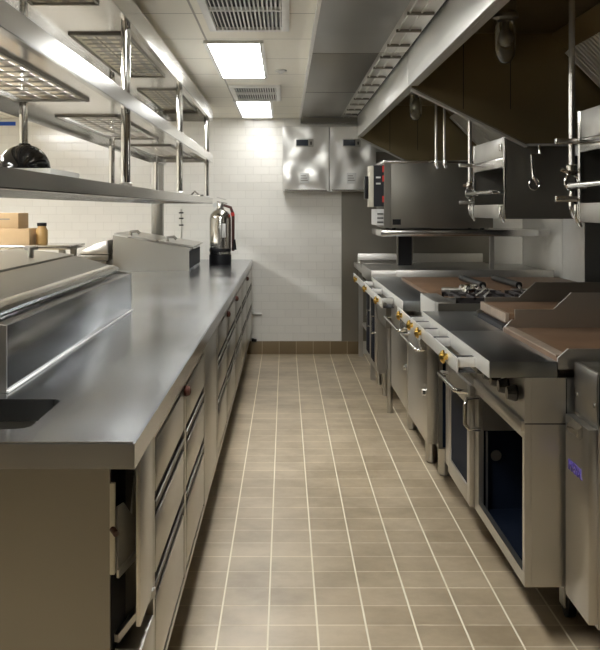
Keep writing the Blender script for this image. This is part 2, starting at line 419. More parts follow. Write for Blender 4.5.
g.box(hx0, hx1, hy0 - .006, hy0 - .001, .606, .857).box(hx0, hx1, hy1 + .001, hy1 + .02, .606, .857)
g.put('sink_basin', 'steel_dark', t)
G().lathe([(.03, 0), (.034, .003), (.028, .004)], (-.8, 2.3, .606)).put('drain', 'chrome', t)

# cabinets beneath
FX = -.318
def legs(t, x0, x1, y0, y1, z, r=.02, mat='steel'):
    for x in (x0, x1):
        for y in (y0, y1):
            G().lathe([(r * .7, 0), (r * .9, .012), (r * .9, .03), (r, .032), (r, z)], (x, y, 0), 14).put('leg', mat, t)
def drawer_unit(y0, y1, label, kind='drawers', latch=True):
    z0, z1 = .21, .857
    t = thing('drawer_cabinet' if kind == 'drawers' else 'base_cabinet', (-.8, (y0 + y1) / 2, 0), label, 'cabinet')
    g = G().box(-1.28, FX - .03, (y0 + .003) if y0 > 2.4 else 2.485, y1 - .003, z0, z1)
    if y0 < 2.4: g.box(-.545, FX - .03, y0 + .003, 2.4845, z0, z1)
    g.put('body', 'steel_dark', t)
    st = .028
    g = G().box(FX - .0295, FX, y0 + .002, y0 + st, z0, z1).box(FX - .0295, FX, y1 - st * .6, y1 - .002, z0, z1)
    g.box(FX - .0295, FX, y0 + st, y1 - st * .6, .84, z1).box(FX - .0295, FX, y0 + st, y1 - st * .6, z0, z0 + .02)
    g.put('face_frame', 'steel', t)
    ya, yb = y0 + st + .022, y1 - st * .6 - .020
    if kind == 'drawers':
        G().box(FX - .0295, FX - .006, y0 + st + .001, y1 - st * .6 - .001, z0 + .021, .839).put('gasket', 'void', t)
        for (a, b_) in ((.705, .828), (.505, .640), (.245, .440)):
            d = G().box(FX - .0055, FX, ya, yb, a, b_, .0015).put('drawer', 'steel_h', t)
            if a > .3:
                G().box(FX - .0055, FX + .001, ya + .004, yb - .004, a - .042, a - .026, .002).put('handle', 'steel_shade', d)
    else:
        G().box(FX - .0295, FX - .001, ya, yb, z0 + .021, .839, .002).put('panel', 'steel', t)
    if latch:
        G().lathe([(.0, 0), (.016, .001), (.018, .008), (.014, .018), (.004, .022)], (FX, y1 - .02, .826), 16, 'x').put('latch', 'redbrown', t)
    G().box(-.47, -.46, y0 + .001, y1 - .001, .02, z0 - .001).put('shadow_plate', 'void', t)  # black plate added to deepen the shadow under the cabinets
    legs(t, -1.2, -.42, y0 + .08, y1 - .08, z0)
drawer_unit(2.315, 3.05, 'three-drawer stainless cabinet nearest the viewer in the left counter')
drawer_unit(3.054, 3.80, 'second three-drawer cabinet, just before the plain steel panel', latch=False)
drawer_unit(3.804, 4.52, 'plain-panelled base cabinet between the near and far drawers', 'panel', False)
drawer_unit(4.524, 5.27, 'first drawer cabinet just beyond the plain steel panel in the left counter')
drawer_unit(5.274, 6.17, 'second drawer cabinet beyond the plain steel panel in the left counter')
drawer_unit(6.174, 7.05, 'third drawer cabinet beyond the plain steel panel in the left counter', latch=False)
drawer_unit(7.054, 7.92, 'drawer cabinet next to last before the white back wall')
drawer_unit(7.924, 9.2, 'last drawer cabinet of the left counter, against the white back wall', latch=False)
# near end: recessed service unit
t = thing('end_cabinet', (-.8, 2.2, 0), 'stainless end cabinet with open dark slot and red switch at the near corner', 'cabinet')
G().box(-1.28, -.383, 2.10, 2.112, .05, .857).put('end_panel', 'steel_dark', t)  # darker steel than the other cabinet fronts
G().box(-1.28, -.40, 2.126, 2.31, .58 - .02, .599).box(-1.28, -1.24, 2.126, 2.31, .2, .857).put('inner_shelf', 'void', t)
G().box(-.400, -.384, 2.126, 2.31, .05, .857).put('inner_wall', 'void', t)
def slant(z0_, z1_, zt0=None): return [(-.374, 2.128, z0_), (-.332, 2.305, z0_), (-.332, 2.305, z1_), (-.374, 2.128, zt0 or z1_)]
G().sheet([(-.374, 2.128, .60), (-.332, 2.305, .62), (-.332, 2.305, .80), (-.350, 2.23, .80), (-.356, 2.205, .70), (-.366, 2.16, .74), (-.374, 2.128, .74)], .004).put('drawer', 'steel_light', t)  # notch in the outline imitates a dark reflection on the drawer
G().sheet([(-.372, 2.120, .585), (-.326, 2.305, .600), (-.326, 2.305, .618), (-.372, 2.120, .603)], .006).put('handle', 'steel_light', t)
G().box(-.3835, -.372, 2.098, 2.112, .60, .80, .002).put('switch_plate', 'cream', t)
G().tube([(-.377, 2.099, .70), (-.366, 2.082, .695)], .007).put('switch', 'redbrown', t)
G().box(FX - .010, FX, 2.114, 2.312, .48, .857, .001).put('corner_post', 'steel', t)
G().sheet([(-.376, 2.118, .445), (-.366, 2.114, .445), (-.310, 2.312, .473), (-.322, 2.312, .473)], .018).put('lower_ledge', 'steel', t)
G().box(-.378, -.316, 2.128, 2.309, .05, .425, .002).put('lower_panel', 'steel_h', t)
g = G().box(-1.2, -1.15, 2.13, 2.2, 0, .05).box(-.45, -.41, 2.13, 2.2, 0, .05); g.put('foot', 'black', t)

# prep rails (refrigerated toppings rails)
def prep_rail(y0, y1, xr, name_label, x_left=-1.30, straight=False):
    t = thing('prep_rail', (-1.0, (y0 + y1) / 2, TZ), name_label, 'prep rail')
    prof = [(xr, TZ + .001), (xr, 1.092), (xr - .045, 1.098), (xr - .09, 1.10), (-1.0, 1.158), (-1.10, 1.185), (x_left, 1.185), (x_left, TZ + .001)]
    if straight: prof = [(xr, TZ + .001), (xr, 1.098), (x_left, 1.195), (x_left, TZ + .001)]
    G().prism(prof, 'y', y0, y0 + .012).put('end_panel', 'steel_end' if straight else 'steel', t)
    G().prism(prof, 'y', y1 - .012, y1).put('end_panel', 'steel', t)
    G().box(xr - .016, xr, y0 + .0125, y1 - .0125, TZ + .001, 1.092, .002).box(xr - .08, xr - .016, y0 + .0125, y1 - .0125, 1.080, 1.092, .002).put('front_panel', 'steel_top', t)
    G().box(x_left, x_left + .015, y0 + .0125, y1 - .0125, TZ + .001, 1.16).put('back_panel', 'steel', t)
    if straight:
        f = lambda x: 1.098 + (xr - x) / (xr - x_left) * .097
        l = G().sheet([(xr + .03, y0 + .05, f(xr + .03) + .004), (xr + .03, y1 - .02, f(xr + .03) + .004), (-1.0, y1 - .02, f(-1.0) + .004), (-1.0, y0 + .05, f(-1.0) + .004)], .012).put('lid', 'steel', t)
        G().sheet([(-1.01, y0 + .05, f(-1.01) + .004), (-1.01, y1 - .02, f(-1.01) + .004), (x_left, y1 - .02, f(x_left) + .004), (x_left, y0 + .05, f(x_left) + .004)], .012).put('rear_lid', 'steel', t)
        return t
    G().box(xr, xr + .008, y0, y1, TZ + .0005, TZ + .007, .002).put('junction_highlight', 'white', t)  # white strip imitates the bright reflection where rail meets counter
    l = G().sheet([(xr - .085, y0 + .02, 1.115), (xr - .085, y1 - .02, 1.115), (-1.0, y1 - .02, 1.166), (-1.0, y0 + .02, 1.166)], .012).put('lid', 'steel', t)
    pts = [(xr - .085, 1.104), (xr - .055, 1.104), (xr - .05, 1.115), (xr - .055, 1.126), (xr - .075, 1.134), (xr - .10, 1.134), (xr - .105, 1.126)]
    G().prism(pts, 'y', y0 + .015, y1 - .06).put('lid_lip', 'steel_bright', l)
    G().sheet([(-1.008, y0 + .02, 1.172), (-1.008, y1 - .02, 1.172), (x_left + .02, y1 - .02, 1.20), (x_left + .02, y0 + .02, 1.20)], .012).put('rear_lid', 'steel', t)
    G().box(-1.10, -1.08, y1 - .5, y1 - .47, 1.19, 1.235, .003).box(-1.12, -1.06, y1 - .49, y1 - .47, 1.225, 1.24, .003).put('hinge', 'steel_dark', t)
    return t
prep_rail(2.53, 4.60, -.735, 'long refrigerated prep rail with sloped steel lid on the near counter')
t = prep_rail(7.5, 8.45, -.75, 'short steel prep rail with dark right opening beside the fire extinguisher', -1.345, True)
G().box(-.7498, -.745, 7.53, 8.42, .935, 1.07).put('side_opening', 'void', t)
for x, zz in ((-1.22, 0), (-.93, -.045)):
    G().tube([(x, 7.6, 1.190 + zz), (x, 7.6, 1.220 + zz), (x + .05, 7.6, 1.225 + zz), (x + .07, 7.6, 1.205 + zz)], .012).put('lid_handle', 'steel_dark', t)
# round-cornered lidded pan behind, at the left
g = G(); t = thing('lidded_pan', (-1.49, 7.68, .9), 'low rounded steel lidded pan left of the short prep rail', 'pan')
G().prism([(-1.60, 1.05), (-1.57, 1.08), (-1.47, 1.13), (-1.40, 1.155), (-1.37, 1.158), (-1.37, 1.05)], 'y', 7.45, 7.9, .008).put('lid', 'steel', t)
G().box(-1.61, -1.365, 7.44, 7.91, 1.0, 1.045, .01).put('rim', 'steel_dark', t)
G().box(-1.59, -1.385, 7.46, 7.89, .90, .999, .01).put('pan_body', 'steel_dark', t)
# pass-through table that carries it
t = thing('work_table', (-1.9, 7.9, 0), 'stainless side table behind the left counter carrying the lidded pan', 'table')
G().box(-2.5, -1.345, 7.3, 8.3, .86, .899, .004).put('table_top', 'steel', t)
legs(t, -2.4, -1.42, 7.4, 8.2, .86)

# high table with boxes in side room
t = thing('high_table', (-2.1, 6.9, 0), 'raised pale steel side table carrying the cardboard boxes', 'table')
G().box(-2.8, -1.49, 6.65, 7.15, 1.118, 1.148, .004).put('table_top', 'steel_bright', t)
for x in (-2.7, -1.56):
    for y in (6.72, 7.08): G().box(x - .02, x + .02, y - .02, y + .02, 0, 1.118).put('leg', 'steel_dark', t)
t = thing('cardboard_box', (-2.05, 6.85, 1.149), 'lower cardboard box on the raised side table', 'box')
G().box(-2.35, -1.79, 6.72, 7.02, 1.149, 1.262, .003).put('carton', 'card', t)
G().box(-2.30, -2.20, 6.7185, 6.7195, 1.149, 1.262).put('tape', 'wood', t)
t = thing('cardboard_box', (-2.1, 6.85, 1.263), 'upper cardboard box stacked on another box', 'box')
G().box(-2.42, -1.87, 6.73, 7.0, 1.263, 1.372, .003).put('carton', 'card', t)
G().box(-2.20, -1.93, 6.7285, 6.7295, 1.325, 1.333).put('printing', 'steel_dark', t)
g = G(); g.lathe([(.04, 0), (.042, .01), (.042, .10), (.03, .12), (.03, .13)], (-1.735, 6.85, 1.149), 18)
j = g.put('jar', 'wood', label='small amber jar with black lid beside the cardboard boxes', cat='jar')
G().lathe([(.034, 0), (.034, .022), (.004, .024)], (-1.735, 6.85, 1.279), 18).put('lid', 'black', j)
g = G().box(-2.78, -2.60, BW - .006, BW - .001, 2.205, 2.242)
g.put('wall_label', 'blue', label='blue strip label high on the white brick wall at far left', cat='label')

# ------------------------------------------------------------------ LEFT: tall overshelf rack
t = thing('overshelf_rack', (-.85, 5.0, 1.43), 'three-tier stainless overshelf with polished lips and round posts above the left counter', 'shelf')
XR = -.60; XL = -1.12; YE = 7.95; YS = .9
bays = [(1.0, 1.75), (2.35, 3.78), (4.42, 5.86), (6.48, 7.85)]
for (zb, zt_, gx0, gx1) in ((1.445, 1.49, None, None), (1.785, 1.846, -1.06, -.77), (2.125, 2.225, -1.0, -.73)):
    g = G()
    zp = zt_ - .014
    if gx0 is None:
        g.box(XL, XR - .002, YS, YE, zp, zt_, .002)
    else:
        g.box(gx1, XR - .002, YS, YE, zp, zt_).box(XL, gx0, YS, YE, zp, zt_)
        yy = YS
        for (a, b_) in bays + [(YE, YE)]:
            if a > yy: g.box(gx0, gx1, yy, a, zp, zt_)
            yy = b_
    # turned-down lips
    g.box(XR - .002, XR, YS, YE, zb, zt_).box(XR - .020, XR, YS, YE, zb - .002, zb + .002)
    g.box(XL - .002, XL, YS, YE, zb, zt_).box(XL, XR, YE - .002, YE, zb, zt_)
    s_ = g.put('shelf', 'steel_bright', t)
    if gx0 is not None:
        for (a, b_) in bays:
            g = G(); zf = zp - .010
            g.box(gx0, gx1, a, a + .014, zf, zp).box(gx0, gx1, b_ - .014, b_, zf, zp).box(gx0, gx0 + .010, a, b_, zf, zp).box(gx1 - .010, gx1, a, b_, zf, zp)
            g.put('slot_frame', 'steel_shade', s_)
            g = G(); k = int((b_ - a) / .11)
            for i in range(1, k):
                y = a + i * (b_ - a) / k; g.box(gx0 + .02, gx1 - .02, y - .004, y + .004, zp + .003, zp + .008)
            for i in (1, 2, 3):
                x = gx0 + i * (gx1 - gx0) / 4; g.box(x - .014, x + .014, a, b_, zp + .0081, zp + .011)
            g.put('slats', 'steel', s_)
for y in (1.87, 3.84, 5.80, 7.80):
    for x in (-.637, -1.045):
        for (a, b_) in ((1.4905, 1.831), (1.8465, 2.210)):
            G().tube([(x, y, a), (x, y, b_)], .019 if x > -.8 else .017, 18).put('post', 'chrome', t)
            G().lathe([(.026, 0), (.026, .012), (.02, .016)], (x, y, a), 18).put('collar', 'steel', t)
for z in (1.46, 1.80): G().box(-1.12, -1.08, 7.952, 8.72, z, z + .025).put('arm', 'steel', t)
G().box(-1.20, -1.10, 8.62, 8.72, TZ + .0005, 2.0, .004).put('support_column', 'steel_dark', t)
G().box(-1.25, -1.05, 8.58, 8.76, TZ + .0003, TZ + .008, .002).put('column_foot', 'steel', t)
# items on the shelves
t = thing('serving_tray', (-.94, 3.5, 1.491), 'flat white tray under the black dome on the lowest overshelf', 'tray')
G().box(-1.09, -.80, 3.28, 3.74, 1.491, 1.54, .006).put('tray_body', 'white', t)
t = thing('domed_bowl', (-.95, 3.5, 1.541), 'upturned glossy black bowl on the white tray', 'bowl')
G().lathe([(.088, 0), (.094, .003)] + [(.093 * math.cos(R(6 * k)), .005 + .09 * math.sin(R(6 * k))) for k in range(16)], (-.95, 3.50, 1.541), 48).put('bowl_shell', 'black_gloss', t)
G().lathe([(.022, .090), (.022, .095), (.018, .098)], (-.95, 3.50, 1.541), 24).put('foot_ring', 'black_gloss', t)
G().box(-.735, -.62, 6.3, 6.75, 1.8465, 1.868, .004).put('white_slab', 'white', label='small white pad on the middle overshelf tier', cat='slab')  # flat white slab lying on the tier
t = thing('clamp', (-.66, 7.0, 1.49), 'small dark metal clamp at the end of the lowest overshelf', 'clamp')
G().tube([(-.70, 7.0, 1.498), (-.62, 7.0, 1.498), (-.60, 7.02, 1.500)], .008, 10).put('jaw', 'steel_dark', t)
G().tube([(-.68, 7.0, 1.505), (-.66, 7.03, 1.53), (-.63, 7.0, 1.505)], .007, 10).put('grip', 'steel_dark', t)
# cord hanging by prep rail
t = thing('ringed_stem', (-.93, 8.6, TZ), 'thin steel stem with black rings rising behind the short prep rail', 'pipe')
G().tube([(-.93, 8.60, TZ + .0005), (-.93, 8.60, 1.40)], .009, 10).put('stem', 'steel', t)
for z in (1.25, 1.31, 1.36): G().lathe([(.02, 0), (.022, .006), (.02, .012)], (-.93, 8.60, z), 14).put('ring', 'black', t)

# ------------------------------------------------------------------ fire extinguisher
ex, ey = -.565, 8.38
t = thing('fire_extinguisher', (ex, ey, TZ), 'silver fire extinguisher with black base standing at the end of the counter', 'fire extinguisher')
G().lathe([(.088, .09), (.094, .095), (.094, .40), (.088, .435), (.066, .465), (.035, .482), (.03, .495)], (ex, ey, TZ), 36).put('cylinder', 'dull_chrome', t)
G().lathe([(.094, .001), (.097, .006), (.097, .085), (.095, .09)], (ex, ey, TZ), 36).put('base_ring', 'black', t)
G().lathe([(.0945, .115), (.0955, .12), (.0955, .14), (.0945, .145)], (ex, ey, TZ), 36).put('band', 'black', t)
v = G().lathe([(.028, .49), (.03, .50), (.03, .53), (.022, .545)], (ex, ey, TZ), 20).put('valve', 'steel', t)
G().sheet([(ex - .03, ey - .012, TZ + .548), (ex + .06, ey - .012, TZ + .530), (ex + .06, ey + .012, TZ + .530), (ex - .03, ey + .012, TZ + .548)], .008).put('handle', 'steel_dark', v)
G().sheet([(ex - .03, ey - .012, TZ + .585), (ex + .05, ey - .012, TZ + .562), (ex + .05, ey + .012, TZ + .562), (ex - .03, ey + .012, TZ + .585)], .008).put('lever', 'steel', v)
G().lathe([(.02, 0), (.022, .006), (.02, .014)], (ex - .045, ey, TZ + .52), 16, 'y').put('gauge', 'label', v)
G().tube([(ex + .03, ey, TZ + .52), (ex + .09, ey, TZ + .50), (ex + .112, ey, TZ + .44), (ex + .112, ey, TZ + .25), (ex + .112, ey, TZ + .12)], [.012, .013, .014, .013, .013], 12).put('hose', 'redbrown', t)
G().tube([(ex + .105, ey - .01, TZ + .455), (ex + .112, ey - .01, TZ + .425)], .016, 12).put('hose_clip', 'red', t)
G().tube([(ex + .118, ey, TZ + .22), (ex + .122, ey, TZ + .13)], [.014, .02], 12).put('nozzle', 'black', t)
G().box(ex + .02, ex + .055, ey - .096, ey - .086, TZ + .24, TZ + .36, .002).put('inspection_label', 'label', t)
# wall pipe stubs
for i, (z, l, lb) in enumerate(((.39, .07, 'short chrome pipe stub on the white back wall at floor-cabinet height'), (.14, .015, 'small dark pipe plug just above the brown baseboard'))):
    G().tube([(-.31, BW - .001, z), (-.31, BW - .05, z), (-.31 + .02 + l, BW - .06, z)], .014, 12).put('pipe_stub', 'steel' if i == 0 else 'black', label=lb, cat='pipe')

# ------------------------------------------------------------------ RIGHT: ranges with ledge and griddle
BX = .764
def side_splash(g, y, prof): g.prism(prof, 'y', y, y + .012)
# range one (open base)
t = thing('griddle_range', (1.3, 3.45, 0), 'nearest stainless griddle range with an open dark cabinet below', 'range')
y0, y1 = 3.06, 3.835
fl = G().box(.6525, .868, y0, y1, .862, .914, .002).put('front_ledge', 'steel_shelf', t); G().box(.6495, .6524, y0 + .001, y1 - .001, .861, .9145, .001).put('lit_ledge_face', 'steel_light', fl)  # pale strip is the light on the ledge front, painted in
G().box(.8685, 1.9, y0 + .014, y1 - .014, .888, .928, .003).put('griddle_plate', 'griddle', t)
G().sheet([(.8687, y0 + .02, .929), (.905, y0 + .02, .929), (.905, y1 - .02, .929), (.8687, y1 - .02, .929)], .004).put('grease_trough', 'griddle_edge', t)
prof_low = [(.856, .915), (.903, .952), (1.93, .952), (1.93, .86), (.868, .86)]
prof_n = [(.870, .889), (.870, .925), (.903, .953), (1.93, .953), (1.93, .889)]
G().prism(prof_n, 'y', y0, y0 + .012).put('side_splash', 'steel', t)
prof_f = [(.870, .889), (.870, .925), (.902, .958), (.916, .958), (.916, 1.0), (1.07, 1.0), (1.14, 1.066), (1.95, 1.066), (1.95, .889)]
G().prism(prof_f, 'y', y1 - .012, y1).put('side_splash', 'steel', t)
G().box(1.92, 1.95, y0 + .013, y1 - .013, .889, 1.066).put('back_splash', 'steel', t)
# control fascia
c_ = G().box(BX, BX + .02, y0 + .003, y1 - .003, .725, .861).box(BX - .012, BX + .02, y0 + .003, y1 - .003, .690, .724, .003).put('control_panel', 'steel', t)
for i in range(5):
    y = y0 + .10 + i * .125
    G().lathe([(.026, 0), (.028, -.006), (.024, -.022), (.020, -.034)][::-1], (BX - .001, y, .795), 18, 'x').put('knob', 'black_gloss', c_)
# cabinet carcass : open front
z0 = .195; fw = .045
G().box(BX + .021, 1.9, y0, y0 + .012, z0, .861).put('side_panel', 'steel', t)
G().box(BX, BX + .0205, y0, y0 + .0025, .15 + .045, .861).put('corner_strip', 'steel', t)
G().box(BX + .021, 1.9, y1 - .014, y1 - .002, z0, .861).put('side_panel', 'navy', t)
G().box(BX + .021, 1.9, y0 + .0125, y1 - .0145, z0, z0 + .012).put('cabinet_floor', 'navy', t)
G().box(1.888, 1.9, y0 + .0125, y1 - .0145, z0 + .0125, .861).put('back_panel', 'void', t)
g = G().box(BX, BX + .02, y0 + .003, y0 + .03, z0, .689).box(BX, BX + .02, y1 - .045, y1, z0, .689).box(BX, BX + .02, y0 + .03, y1 - .045, z0, z0 + .04).box(BX, BX + .02, y0 + .03, y1 - .045, .665, .689)
g.put('face_frame', 'steel', t)
G().box(BX + .024, 1.6, y1 - .035, y1 - .015, .523, .86).put('lit_inner_panel', 'steel', t)  # grey panel stands in for the lit upper part of the interior
G().box(BX + .03, BX + .036, y1 - .05, y1 - .036, z0 + .014, .52).put('inner_rod', 'steel', t)
G().lathe([(.012, 0), (.022, .003), (.022, .008), (.008, .012)][::-1] if False else [(.02, -.010), (.022, -.004), (.012, 0)], (BX + .075, y1 - .0145, .42), 16, 'y').put('inner_knob', 'steel_dark', t)
hd = G().tube([(BX - .002, y1 - .06, .66), (BX - .05, y1 - .062, .655), (BX - .06, y1 - .075, .63), (BX - .06, y1 - .08, .56), (BX - .045, y1 - .09, .54), (BX - .002, y1 - .09, .54)], .008, 12).put('pull_handle', 'chrome', t)
for x in (.975, 1.82):
    for y in (y0 + .24, y1 - .09):
        cst = G().lathe([(.018, .10), (.022, .105), (.022, z0 - .001)], (x, y, 0), 14).box(x - .024, x - .018, y - .03, y + .03, .04, .11).box(x + .018, x + .024, y - .03, y + .03, .04, .11).put('caster', 'steel', t)
        G().lathe([(.035, -.015), (.05, -.013), (.05, .013), (.035, .015)], (x, y, .0505), 24, 'x').put('wheel', 'black', cst)

G().box(BX, 1.9, y0 - .0006, y0 - .0001, .713, .717).box(.895, .899, y0 - .0006, y0 - .0001, z0, .861).put('seam', 'void', t)

# range two (oven with window)
t = thing('griddle_range', (1.3, 4.2, 0), 'second griddle range with a blue-black windowed oven door', 'range')
y0, y1 = 3.838, 4.565
fl = G().box(.6525, .868, y0, y1, .862, .914, .002).put('front_ledge', 'steel_shelf', t); G().box(.6495, .6524, y0 + .001, y1 - .001, .861, .9145, .001).put('lit_ledge_face', 'steel_light', fl)  # lit ledge front painted as a pale strip
G().box(.90, 1.9, y0 + .014, 4.345, .93, .981, .003).put('griddle_plate', 'griddle', t)
G().box(.884, .8995, y0 + .014, 4.345, .945, .982, .002).put('griddle_edge', 'griddle_edge', t)
G().box(.872, 1.9, y0 + .014, 4.345, .889, .929).put('griddle_body', 'void', t)
prof_g = [(.870, .889), (.870, .94), (.907, .955), (.907, 1.0), (1.06, 1.0), (1.135, 1.068), (1.95, 1.068), (1.95, .889)]
G().prism(prof_g, 'y', 4.35, 4.362).put('side_splash', 'steel_dark', t)
G().box(1.92, 1.95, y0 + .013, 4.349, .889, 1.068).put('back_splash', 'steel', t)
G().box(.8685, 1.9, 4.363, y1, .862, .914, .003).put('rear_top', 'steel_shelf', t)
G().box(BX, BX + .02, y0 + .003, y1 - .003, .725, .861).box(BX - .012, BX + .02, y0 + .003, y1 - .003, .690, .724, .003).put('control_panel', 'steel', t)
G().box(BX + .021, 1.9, y0, y1, z0, .861).put('oven_body', 'steel_dark', t)
dy0, dy1 = 3.87, 4.38
g = G().box(BX - .02, BX + .005, dy0, dy0 + .055, .20, .688, .002).box(BX - .02, BX + .005, dy1 - .05, dy1, .20, .688, .002)
g.box(BX - .02, BX + .005, dy0 + .055, dy1 - .05, .20, .27, .002).box(BX - .02, BX + .005, dy0 + .055, dy1 - .05, .60, .688, .002)
d = g.put('door', 'steel', t)
G().box(BX - .014, BX - .006, dy0 + .056, dy1 - .051, .271, .599).put('window', 'navy', d)
G().tube([(BX - .021, dy1 - .03, .655), (BX - .06, dy1 - .032, .66), (BX - .07, dy1 - .05, .66), (BX - .07, dy0 + .06, .66), (BX - .06, dy0 + .04, .66), (BX - .021, dy0 + .038, .655)], .010, 12).put('handle', 'chrome', d)
G().box(BX, BX + .0205, y0 + .002, dy0 - .003, z0, .689).put('stile', 'steel', t); G().box(BX, BX + .0205, dy1 + .003, y1 - .002, z0, .689).put('stile', 'steel', t)
for x in (1.0, 1.82):
    for y in (y0 + .08, y1 - .15):
        G().lathe([(.018, 0), (.024, .012), (.024, .04), (.03, .042), (.03, z0 - .001)], (x, y, 0), 18).put('leg', 'steel_dark', t)

# gas rails with brass knobs
def gas_rail(x, y0, y1, knobs, brk, xb, label):
    t = thing('gas_rail', (x, (y0 + y1) / 2, .84), label, 'rail')
    G().box(x, x + .006, y0, y1, .842, .892, .002).put('lit_rail_face', 'steel_light', t)  # pale face has the light on the rail painted in
    G().tube([(x + .02, y0 + .02, .862), (x + .02, y1 - .02, .862)], .010, 12).put('manifold_pipe', 'steel_dark', t)
    for y in knobs:
        k = G().lathe([(.012, 0), (.012, -.012), (.024, -.012), (.024, -.017), (.017, -.025), (.005, -.029)][::-1], (x - .0002, y, .868), 20, 'x').put('knob', 'brass', t)
    for y in brk:
        G().box(x + .0065, xb - .001, y, y + .045, .884, .893, .001).put('bracket', 'black', t)
        G().box(x + .0065, xb - .001, y - .006, y - .001, .860, .894, .001).put('bracket_edge', 'steel_light', t)
    G().box(x + .0065, xb - .001, y0, y1, .843, .846).put('drip_channel', 'void', t)
gas_rail(.585, 3.27, 5.0, [3.46, 4.13, 4.40, 4.80], [3.285, 3.78, 4.05, 4.30, 4.50], .65, 'lit steel gas rail with four brass knobs before the near ranges')
gas_rail(.545, 5.4, 7.65, [5.60, 6.42, 7.27], [5.45, 6.1, 6.7], .615, 'far steel gas rail with three brass knobs before the long griddle')

# chef base under burner and long griddle
t = thing('equipment_stand', (1.3, 5.45, 0), 'stainless equipment base with two tall doors and bar handles', 'cabinet')
G().box(.745, 1.9, 4.66, 6.25, .235, .858).put('body', 'steel_dark', t)
G().box(.765, 1.85, 4.65, 4.6595, .245, .85).put('side_panel', 'navy', t)  # dark plate imitates the shadow between this stand and the next range
for (a, b_) in ((4.67, 5.38), (5.43, 6.24)):
    d = G().box(.69, .744, a, b_, .255, .80, .004).put('door', 'steel', t)
    G().tube([(.6895, b_ - .05, .706), (.655, b_ - .05, .706), (.645, b_ - .06, .706), (.645, a + .07, .706), (.655, a + .06, .706), (.6895, a + .06, .706)], .009, 12).put('handle', 'chrome', d)
    G().lathe([(.018, -.018), (.018, -.004), (.012, 0)], (.6895, a + .03, .50), 14, 'x').put('latch', 'chrome', d)
    G().prism([(.655, .76), (.6895, .80), (.6895, .71), (.665, .72)], 'y', a + .005, a + .12).put('door_cap', 'steel_bright', d)
for x, y in ((.81, 5.31), (.84, 5.05), (1.8, 4.9), (.81, 6.1), (1.8, 6.1)):
    G().lathe([(.024, 0), (.034, .01), (.034, .09), (.036, .095), (.036, .234)], (x, y, 0), 20).put('leg', 'steel', t)
# burner unit
t = thing('burner_top', (1.1, 4.82, .858), 'raised open-burner hob with black grates between the ledge and the long griddle', 'stove')
G().box(.715, .80, 4.575, 5.05, .859, .957, .002).box(.80, 1.9, 4.575, 5.05, .859, .935, .004).put('burner_box', 'steel', t)
G().box(.73, 1.35, 4.568, 4.5745, .865, .950).put('shaded_near_face', 'steel_shade', t)  # dark sheet, shade of the near side painted in
for i in range(3):
    x0 = .82 + i * .33; g = G()
    for k in range(5):
        g.box(x0 + .02 + k * .065, x0 + .032 + k * .065, 4.60, 5.03, .962, .975)
    g.box(x0, x0 + .31, 4.60, 4.612, .945, .975).box(x0, x0 + .31, 5.018, 5.03, .945, .975).box(x0, x0 + .31, 4.81, 4.822, .96, .975)
    for a in (x0, x0 + .298):
        for b_ in (4.60, 5.018): g.box(a, a + .012, b_, b_ + .012, .9355, .962)
    gr = g.put('grate', 'grate', t)
    G().lathe([(.05, .0), (.055, .008), (.03, .018), (.01, .02)], (x0 + .155, 4.81, .9355), 20).put('burner_cap', 'redbrown', t)
G().box(.7125, .7148, 4.576, 5.049, .860, .957).put('lit_burner_face', 'steel_light', t)  # pale sheet, light on the aisle side painted in
# utensils on burners
t = thing('tongs', (1.0, 4.75, .976), 'thin steel tongs lying across the burner grates', 'tongs')
G().tube([(.96, 4.62, .983), (1.02, 4.80, .985), (1.05, 4.97, .985)], .006, 8).put('arm', 'chrome', t)
G().tube([(.93, 4.66, .983), (.99, 4.83, .985), (1.04, 4.98, .985)], .006, 8).put('arm', 'chrome', t)
t = thing('ladle', (.95, 4.9, .976), 'small steel ladle lying on the left burner grates', 'ladle')
G().tube([(.80, 4.90, .99), (.90, 4.87, .99)], .012, 12).put('handle', 'steel_dark', t)
G().lathe([(.004, 0), (.03, .004), (.046, .022), (.048, .04), (.044, .04), (.02, .014), (.004, .010)], (.93, 4.86, .9755), 20).put('bowl', 'chrome', t)
t = thing('serving_fork', (1.22, 4.8, .976), 'thin steel fork lying on the burner grates to the right of the tongs', 'fork')
G().tube([(1.18, 4.64, .985), (1.23, 4.84, .985)], .006, 8).tube([(1.23, 4.84, .985), (1.27, 4.95, .985)], .004, 8).put('prong', 'chrome', t)
G().tube([(1.205, 4.66, .986), (1.255, 4.86, .986)], .005, 8).put('handle', 'steel', t)

